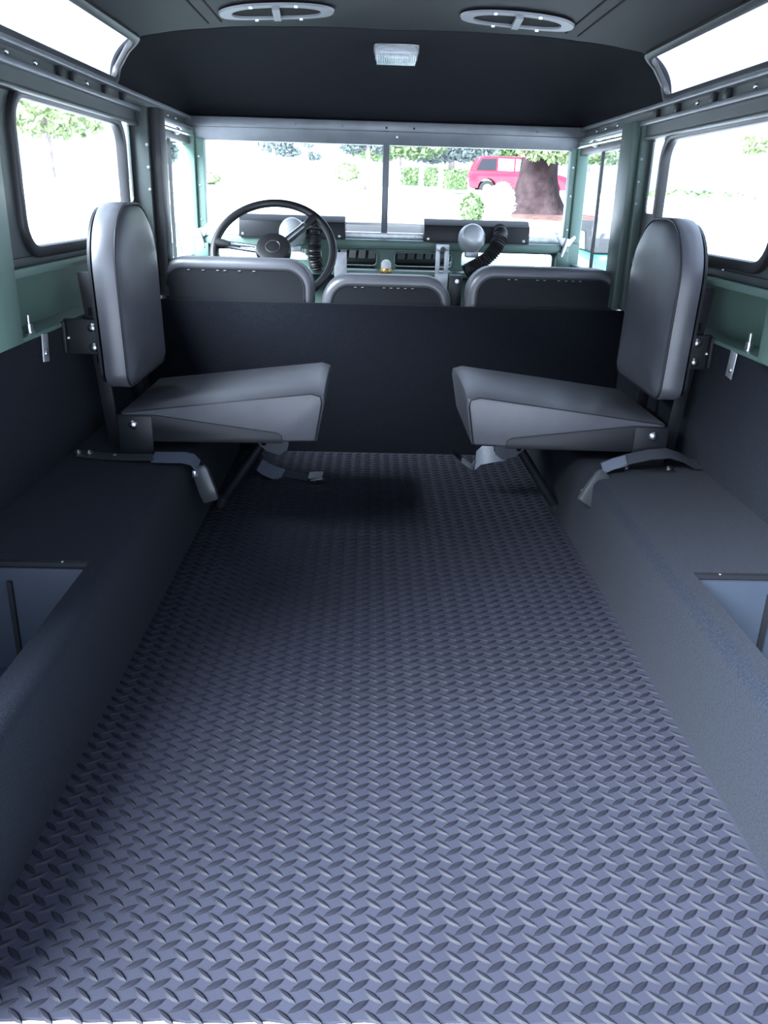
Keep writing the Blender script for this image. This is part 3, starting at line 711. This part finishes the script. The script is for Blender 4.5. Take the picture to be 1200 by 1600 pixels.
# ------------------------------------------------------------------ clips on the capping
for s in (-1, 1):
    t = thing('capping_bolt', (s*.748, 1.745, .497), f'bright steel bolt and hanging tab on the {SIDE[s]} green capping', 'bolt')
    MB().lathe((s*.752, 1.745, .497), (0,0,1), [(0, .011), (.004, .011), (.0045, .008), (.018, .008), (.0185, .004), (.036, .004)], 12).build('bolt', 'bolt_steel', t)
    MB().box((s*.734, 1.760, .432), (s*.7365, 1.792, .490), Matrix.Rotation(s*.12, 3, 'X')).build('tab', 'bare_metal', t, bevel=.0008)
    MB().lathe((s*.7335, 1.772, .450), (-s,0,0), [(0, .006), (.003, .005)], 12).build('tab_screw', 'bolt_steel', t)

# ------------------------------------------------------------------ ceiling vents and dome light
def ceiling_vent(x, y, rz, label):
    sv = s_of_x(x); z = surf(sv, y).z
    t = thing('ceiling_vent', (x, y, z-.012), label, 'vent', 'oval roof vents')
    ca, sa = math.cos(rz), math.sin(rz)
    def to(a, b, h):
        X = x+a*ca-b*sa; Y = y+a*sa+b*ca; return (X, Y, surf(s_of_x(X), Y).z-.004-h)
    n = 48; A, Bq = .142, .088
    def stad(A, Bq): return [(math.copysign(abs(math.cos(2*PI*i/n))**(2/2.5), math.cos(2*PI*i/n))*A, math.copysign(abs(math.sin(2*PI*i/n))**(2/2.5), math.sin(2*PI*i/n))*Bq) for i in range(n)]
    o_, i_ = stad(A, Bq), stad(A-.030, Bq-.026); k = n
    vs = [to(*p, 0) for p in stad(A+.003, Bq+.003)]+[to(*p, .005) for p in o_]+[to(*p, .006) for p in i_]+[to(*p, .0) for p in i_]; fs = []
    for r in range(4):
        for i in range(k): fs.append((r*k+i, r*k+(i+1) % k, ((r+1) % 4)*k+(i+1) % k, ((r+1) % 4)*k+i))
    MB().add(vs, fs).build('rim', 'vent_grey', t, smooth=40)
    MB().add([to(*p, .001) for p in i_], [tuple(range(k))]).build('opening', 'vent_dark', t)
    MB().prism([to(-.009, -Bq+.02, .004), to(.009, -Bq+.02, .004), to(.009, Bq-.02, .004), to(-.009, Bq-.02, .004)], (0,0,0), (0,0,-.008)).build('bar', 'vent_grey', t)
    for a, b in ((-.06, -Bq+.012), (.05, -Bq+.012), (-.055, Bq-.012), (.06, Bq-.012)):
        p = to(a, b, .005); MB().lathe(p, (0,0,-1), [(0, .006), (.004, .005)], 10).build('screw', 'bolt_steel', t)
    return t
ceiling_vent(-.298, 2.40, .06, 'grey oval roof vent on the left of the ceiling')
ceiling_vent(.310, 2.40, -.06, 'grey oval roof vent on the right of the ceiling')
DL = Vector((.018, 2.885, 1.21)); t = thing('dome_light', DL, 'clear ribbed dome light on the black headliner above the windscreen', 'dome light')
zc = surf(s_of_x(.018), 2.885).z
Rl = Matrix.Rotation(math.radians(-20), 3, 'X')
def L3(a, b, h): return Vector((.018, 2.885, zc))+Rl @ Vector((a, b, -h))
def lens_ring(sx, sy, h): return [L3(p[0]*sx, p[1]*sy, h) for p in rrect(-.068, -.042, .068, .042, .018, 5)]
def loft(rings, cap=True):
    vs = []; fs = []; k = len(rings[0])
    for r in rings: vs += r
    for i in range(len(rings)-1):
        for j in range(k): fs.append((i*k+j, i*k+(j+1) % k, (i+1)*k+(j+1) % k, (i+1)*k+j))
    if cap: fs += [tuple(range(k-1, -1, -1)), tuple(range((len(rings)-1)*k, len(rings)*k))]
    return MB().add(vs, fs)
loft([lens_ring(1, 1, -.012), lens_ring(1.03, 1.04, .002), lens_ring(1.0, 1.0, .010)]).build('base', 'vent_grey', t)
loft([lens_ring(.98, .98, .010), lens_ring(.95, .9, .030), lens_ring(.88, .75, .038)]).build('lens', 'lens', t)
lr = MB()
for i in range(22):
    a = -.058+i*.0055; lr.tube([L3(a, -.036, .028), L3(a, -.030, .0385), L3(a, .030, .0385), L3(a, .036, .028)], .0014, 5)
lr.build('lens_ribs', 'lens', t)
MB().tube([L3(-.035, 0, .016), L3(.035, 0, .016)], .006, 10).build('bulb', 'chrome', t)
loft([[L3(p[0], p[1], .011) for p in rrect(-.055, -.03, .055, .03, .008)], [L3(p[0], p[1], .013) for p in rrect(-.055, -.03, .055, .03, .008)]]).build('reflector', 'aluminium', t)
MB().box(L3(-.062, -.040, .036)-Vector((0,.004,.004)), L3(.062, -.036, .036)+Vector((0,.004,.004))).build('lower_bead', 'lens', t, bevel=.002)

# ------------------------------------------------------------------ outside: bonnet, spare tyre, mirror
hd = thing('bonnet', (0, 4.0, .40), 'pale green bonnet ahead of the windscreen carrying the spare wheel', 'bonnet')
MB().prism([(-.74, 3.42, .36), (.74, 3.42, .36), (.72, 4.55, .36), (-.72, 4.55, .36)], (0,0,0), (0,0,.14)).build('bonnet_panel', 'green_paint', hd, bevel=.03, seg=3)
MB().box((-.76, 3.40, -.25), (.76, 4.50, .37)).build('front_body', 'green_paint', hd)
sp = thing('spare_wheel', (0, 3.99, .50), 'black treaded spare wheel lying flat on the bonnet', 'wheel')
c = (0, 3.99, .50)
MB().lathe(c, (0,0,1), [(.0, .20), (.0, .30), (.02, .345), (.05, .362), (.11, .362), (.14, .345), (.16, .30), (.16, .20), (.13, .19), (.03, .19)], 56).build('tyre', 'tyre', sp)
trd = []
for i in range(56):
    a = 2*PI*i/56
    for z0, da in ((.052, 0), (.096, .07)):
        ca, sa = math.cos(a+da), math.sin(a+da); e = Vector((ca, sa, 0)); tv = Vector((-sa, ca, 0)); p = Vector(c)+e*.360+Vector((0,0,z0))
        trd.append([p-tv*.017-Vector((0,0,.017)), p+tv*.013-Vector((0,0,.017)), p+tv*.017+Vector((0,0,.017)), p-tv*.013+Vector((0,0,.017))])
mb = MB()
for q in trd:
    d = (q[0]-Vector(c)); d.z = 0; mb.prism(q, (0,0,0), d.normalized()*.013)
lug = mb.build('tread_lugs', 'tyre', sp); lug['kind'] = 'stuff'
MB().lathe(c, (0,0,1), [(.05, .19), (.09, .12), (.10, .06), (.12, .05), (.12, .01)], 32).build('hub', 'bare_metal', sp)
t = thing('door_mirror', (-.90, 3.72, .45), 'round wing mirror on a bent tube outside the left door glass', 'mirror')
MB().tube([(-.765, 3.35, .50), (-.85, 3.5, .72), (-.93, 3.70, .715), (-.955, 3.80, .69), (-.955, 3.82, .60), (-.955, 3.82, .52)], .010, 10).build('arm', 'frame_grey', t, smooth=60)
MB().lathe((-.955, 3.80, .50), (.2,-1,.1), [(-.03, .02), (-.015, .06), (0, .078), (.006, .078), (.007, .07)], 24).build('mirror_head', 'chrome', t)

# ------------------------------------------------------------------ outside: ground and garden
KN = [(-300, -.75), (15.5, -.75), (17.2, .25), (24, .38), (29, .95), (40, 1.15), (80, 1.5), (400, 3.0)]
def gz(y):
    for (a, za), (b, zb) in zip(KN, KN[1:]):
        if a <= y <= b: u = (y-a)/(b-a); return za+(zb-za)*u
    return 3.0
gy = [-60, -30, -10, 0, 5, 10, 12, 13.5, 15.5, 16.2, 17.2, 18, 20, 22, 24, 25.5, 27, 28.5, 30, 34, 40, 60, 90, 140]; gx = [-140+20*i for i in range(15)]
vs = [(x, y, gz(y)) for y in gy for x in gx]; n = len(gx)
g = MB().add(vs, [(j*n+i, j*n+i+1, j*n+n+i+1, j*n+n+i) for j in range(len(gy)-1) for i in range(n-1)]).build('ground', 'concrete', recalc=False)
struct(g, 'bright sunlit pale driveway and yard around the car', 'ground')
def leaves(c, rad, n, size, m, nm, parent, box=False, rnd=None):
    rnd = rnd or random; mb = MB(); c = Vector(c)
    for i in range(n):
        while True:
            p = Vector((rnd.uniform(-1,1), rnd.uniform(-1,1), rnd.uniform(-1,1)))
            if box or .25 < p.length < 1: break
        if box:
            k = rnd.randrange(3); p[k] = math.copysign(rnd.uniform(.85, 1.0), p[k])
        q = c+Vector((p.x*rad[0], p.y*rad[1], p.z*rad[2])); s_ = size*rnd.uniform(.6, 1.4)
        e1 = Vector((rnd.gauss(0,1), rnd.gauss(0,1), rnd.gauss(0,1))).normalized(); e2 = e1.cross(Vector((rnd.gauss(0,1), rnd.gauss(0,1), rnd.gauss(0,1)))).normalized()
        mb.add([q-e1*s_, q+e2*s_*.5, q+e1*s_, q-e2*s_*.5], [(0,1,2,3)])
    o = mb.build(nm, m, parent, recalc=False, smooth=0); o['kind'] = 'stuff'; return o
def core(c, rad, m, parent, nm='inner_mass', box=False):
    bm = bmesh.new(); bmesh.ops.create_icosphere(bm, subdivisions=3, radius=1.0)
    vs = []; 
    for v in bm.verts:
        p = v.co.copy()
        if box: mxx = max(abs(p.x), abs(p.y), abs(p.z)); p = p/mxx*.96 if True else p
        k = 1+.12*noise.noise(p*3+Vector(c)); vs.append(Vector(c)+Vector((p.x*rad[0]*k, p.y*rad[1]*k, p.z*rad[2]*k)))
    fs = [tuple(v.index for v in f.verts) for f in bm.faces]; bm.free()
    return MB().add(vs, fs).build(nm, m, parent)
def bush(x, y, rad, m, label, n=700, size=.06, box=False, cat='bush', name='bush', zoff=0.0, group=None):
    z = gz(y)+zoff; t = thing(name, (x, y, z), label, cat, group); c = (x, y, z+rad[2]*.97)
    core(c, [r*.86 for r in rad], m, t, box=box); leaves(c, rad, n, size, m, 'foliage', t, box)
    return t
# trimmed hedges
bush(1.25, 30, (.26, .5, .26), 'leaf_mid', 'small clipped hedge block furthest left of the three by the lawn', 700, .05, True, 'hedge', 'hedge', .20, 'clipped hedges')
bush(1.95, 30, (.20, .5, .27), 'leaf_mid', 'narrow clipped hedge block in the middle of the three', 600, .05, True, 'hedge', 'hedge', .20, 'clipped hedges')
bush(2.69, 29, (.36, .5, .30), 'leaf_mid', 'larger bright green clipped hedge block left of the red car', 900, .05, True, 'hedge', 'hedge', .10, 'clipped hedges')
bush(2.02, 18, (.25, .3, .31), 'leaf_mid', 'loose yellow-green shrub in front of the red car', 800, .06)
bush(2.47, 17.2, (.29, .3, .43), 'leaf_overexposed', 'rounded shrub coloured overexposed white beside the big trunk', 900, .05)
# big redwood trunk with foliage
t = thing('redwood_tree', (4.5, 24, gz(24)), 'big tree with thick reddish brown trunk and drooping foliage', 'tree')
vs = []; fs = []; nA = 28; hs = [(-.15, 1.35), (.05, 1.0), (.25, .76), (.55, .60), (1.0, .50), (1.6, .455), (3.0, .42), (6.0, .36)]
for h, r in hs:
    for j in range(nA):
        a = 2*PI*j/nA; k = 1+.16*math.sin(5*a+1)*max(0, .6-h*.5)+.05*math.sin(13*a+h)
        vs.append((4.42+r*k*math.cos(a)+.02*h, 24+r*k*math.sin(a), gz(24)+h))
for i in range(len(hs)-1):
    for j in range(nA): fs.append((i*nA+j, i*nA+(j+1) % nA, (i+1)*nA+(j+1) % nA, (i+1)*nA+j))
MB().add(vs, fs).build('trunk', 'bark', t, smooth=60)
rr = random.Random(3)
for (x, y, z, a, b, cc, nn, mm) in ((4.75, 23.2, 2.15, 1.2, .5, .45, 700, 'leaf_pale'), (5.6, 23.4, 2.35, 1.3, .6, .5, 700, 'leaf_pale'), (3.2, 24.6, 2.55, 1.6, .8, .5, 700, 'leaf_mid'), (4.4, 24, 3.4, 2.6, 2.2, .8, 1500, 'leaf_mid')):
    leaves((x, y, z), (a, b, cc), nn, .10, mm, 'foliage', t, rnd=rr)
bmv = []
for i in range(32):
    a = 2*PI*i/32; k = 1+.12*math.sin(3*a); bmv.append((4.75+1.6*k*math.cos(a), 23.0+1.9*k*math.sin(a)))
vs = [(x, y, gz(y)-.02) for x, y in bmv]+[(4.75+(x-4.75)*.7, 23.0+(y-23.0)*.7, gz(23.0+(y-23.0)*.7)+.07) for x, y in bmv]; k = 32
mu = MB().add(vs, [(i, (i+1) % k, k+(i+1) % k, k+i) for i in range(k)]+[tuple(range(k, 2*k))]).build('mulch_bed', 'mulch'); tag(mu, 'reddish mulch around the foot of the big tree', 'mulch'); mu['kind'] = 'stuff'
def tree(x, y, h, tr, crowns, m, label, nl=500, size=.12):
    z = gz(y); t = thing('tree', (x, y, z), label, 'tree', 'background garden trees')
    MB().tube([(x, y, z-.1), (x+.05, y, z+h*.3), (x-.03, y, z+h*.7), (x, y, z+h)], [tr*1.4, tr, tr*.8, tr*.5], 10).build('trunk', 'bark_pale', t, smooth=60)
    for (dx, dy, dz, a, b, cc) in crowns: leaves((x+dx, y+dy, z+dz), (a, b, cc), nl, size, m, 'foliage', t)
    return t
tree(-.18, 30, 2.2, .10, [(-.5, 0, 1.35, .45, .5, .28), (.35, 0, 1.45, .4, .5, .35), (0, 0, 2.2, 1.2, .8, .5)], 'leaf_grey', 'slim tree with grey foliage left of the windscreen divider', 450, .09)
bush(-.85, 29.5, (.42, .4, .28), 'leaf_pale', 'low pale green bush at the foot of the slim tree', 600, .07, zoff=.25)
tree(-3.75, 34, 2.4, .07, [(.1, 0, 1.45, .7, .6, .35), (0, 0, 2.1, .6, .6, .4), (.55, 0, 1.2, .5, .4, .18)], 'leaf_grey', 'grey-green young tree beyond the steering wheel', 320, .09)
tree(-2.6, 36, 2.4, .05, [(.0, 0, 1.8, .4, .4, .4), (.25, 0, 1.1, .3, .3, .15)], 'leaf_grey', 'thin sparse sapling left of centre far up the yard', 160, .08)
tree(-5.6, 34, 2.4, .05, [(.0, 0, 1.9, .5, .4, .4)], 'leaf_pale', 'pale sapling near the left windscreen post', 160, .08)
bush(-5.7, 31, (.45, .4, .22), 'leaf_pale', 'low pale bush at the left edge of the windscreen', 400, .07)
for (x, y, lab) in ((1.2, 44, 'leafy tree behind the small hedges'), (4.0, 46, 'leafy tree behind the rear of the red car'), (7.5, 50, 'leafy tree behind the front of the red car'), (10.5, 44, 'leafy tree at far right beyond the red car')):
    tree(x, y, 4.0, .16, [(-.9, 0, 1.75, 1.5, 1.0, .55), (.9, 0, 1.9, 1.6, 1.0, .6), (0, 0, 3.0, 2.4, 1.2, 1.0)], 'leaf_mid' if x != 4.0 else 'leaf_grey', lab, 650, .16)
# side gardens
tree(-16.5, 46, 4.5, .2, [(0, 0, 2.8, 3.2, 2.0, 1.0), (2.0, 1, 3.6, 2.6, 2.0, .9)], 'leaf_pale', 'wide pale green tree seen through the left side window', 700, .25)
tree(-6.3, 26.5, 2.6, .12, [(0, 0, 1.15, .55, .6, .35), (0, 0, 1.8, .8, .8, .5)], 'leaf_grey', 'dark tree crown seen through the left door glass', 500, .12)
bush(12.0, 33, (2.6, .8, .24), 'leaf_mid', 'low dark green hedge seen through the right side window', 1200, .12, zoff=-.25)
bush(10.9, 26.5, (.4, .4, .45), 'leaf_grey', 'grey shrub low at the right edge of the right side window', 300, .1, zoff=-1.2)
tree(12.4, 29.3, 2.2, .06, [(0, 0, 1.7, .5, .5, .3)], 'leaf_pale', 'little pale tree high in the right side window', 300, .1)

# ------------------------------------------------------------------ parked cars outside
def wheel(t, c, r, w_):
    wh = MB().lathe((c[0], c[1]-w_/2, c[2]), (0,1,0), [(0, r*.6), (0, r*.95), (.02, r), (w_-.02, r), (w_, r*.95), (w_, r*.6)], 28).build('wheel', 'tyre', t)
    MB().lathe((c[0], c[1]-w_/2-.004, c[2]), (0,1,0), [(0, r*.1), (.0, r*.58), (.03, r*.6)], 20).build('hubcap', 'bare_metal', wh)
def suv(x, y, label):
    z = gz(y)-.28; t = thing('parked_car', (x, y, z), label, 'car'); W = 1.8
    lower = [(-2.2, .42), (-2.25, .75), (-2.2, 1.02), (-1.95, 1.08), (.75, 1.05), (1.75, .98), (2.2, .86), (2.25, .5), (2.15, .38)]
    def arch(cx, r=.42, n=8): return [(cx+r*math.cos(a), .36+r*math.sin(a)) for a in [PI*i/n for i in range(n+1)]]
    pts = lower[:-1]+[(2.15, .38)]+arch(1.4)+[(0.9, .36)]+arch(-1.4)+[(-2.1, .38)]
    MB().prism([(x+a, y, z+b) for a, b in pts], (0,0,0), (0,W,0)).build('body', 'car_red', t, bevel=.02)
    cab = [(-2.1, 1.05), (-1.8, 1.62), (-1.6, 1.68), (.0, 1.68), (.35, 1.6), (1.0, 1.04)]
    MB().prism([(x+a, y+.12, z+b) for a, b in cab], (0,0,0), (0,W-.24,0)).build('cabin', 'car_red', t, bevel=.03)
    for wn in ([(-1.92, 1.10), (-1.7, 1.56), (-1.05, 1.58), (-1.05, 1.10)], [(-.97, 1.10), (-.97, 1.58), (-.28, 1.58), (-.28, 1.10)], [(-.2, 1.10), (-.2, 1.58), (.2, 1.55), (.72, 1.10)]):
        MB().prism([(x+a, y+.105, z+b) for a, b in wn], (0,0,0), (0,.04,0)).build('side_window', 'car_glass' if wn[0][0] < -1.5 else 'car_glass_sky_reflection', t)  # all but the rearmost pane carry a painted sky reflection
    for cx in (-1.4, 1.4):
        for cy in (y+.12, y+W-.12): wheel(t, (x+cx, cy, z+.34), .34, .22)
    return t
suv(6.45, 39, 'red parked car partly hidden behind the big trunk')
def roadster(x, y, label):
    z = gz(y); t = thing('parked_car', (x, y, z), label, 'car')
    pts = [(-1.9, .35), (-1.95, .6), (-1.7, .80), (-.5, .86), (.9, .84), (1.8, .70), (1.95, .5), (1.85, .32)]
    # length runs along y, width along x
    MB().prism([(x, y+a, z+b) for a, b in pts], (0,0,0), (1.6,0,0)).build('body', 'car_teal', t, bevel=.05, seg=3)
    MB().prism([(x+.12, y+a, z+b) for a, b in [(-1.1, .84), (-.85, 1.22), (-.1, 1.27), (.15, 1.20), (.55, .84)]], (0,0,0), (1.36,0,0)).build('soft_top', 'soft_top', t, bevel=.05, seg=3)
    MB().prism([(x+.10, y+a, z+b) for a, b in [(-.7, .88), (-.6, 1.12), (-.1, 1.15), (.3, .88)]], (0,0,0), (.04,0,0)).build('side_window', 'car_glass', t)
    MB().box((x-.012, y-1.7, z+.60), (x+.02, y+1.7, z+.63)).build('side_trim', 'chrome', t)
    for a in (-1.25, 1.25):
        for xx in (x+.12, x+1.48):
            wh = MB().lathe((xx-.1, y+a, z+.31), (1,0,0), [(0, .2), (0, .29), (.02, .31), (.18, .31), (.2, .29), (.2, .2)], 24).build('wheel', 'tyre', t)
    return t
roadster(3.0, 13.4, 'pale teal parked car with black soft top seen through the right door')
wl = thing('garden_wall', (12.5, 31.0, gz(31)), 'low pinkish garden wall seen through the right side window', 'wall')
MB().box((10.2, 30.8, gz(31)-.9), (14.0, 31.1, gz(31)-.35)).build('wall_body', 'wall_pink', wl); MB().box((10.15, 30.75, gz(31)-.35), (14.05, 31.15, gz(31)-.28)).build('coping', 'concrete', wl)

for o in bpy.data.objects:
    if '_b' in o: del o['_b']
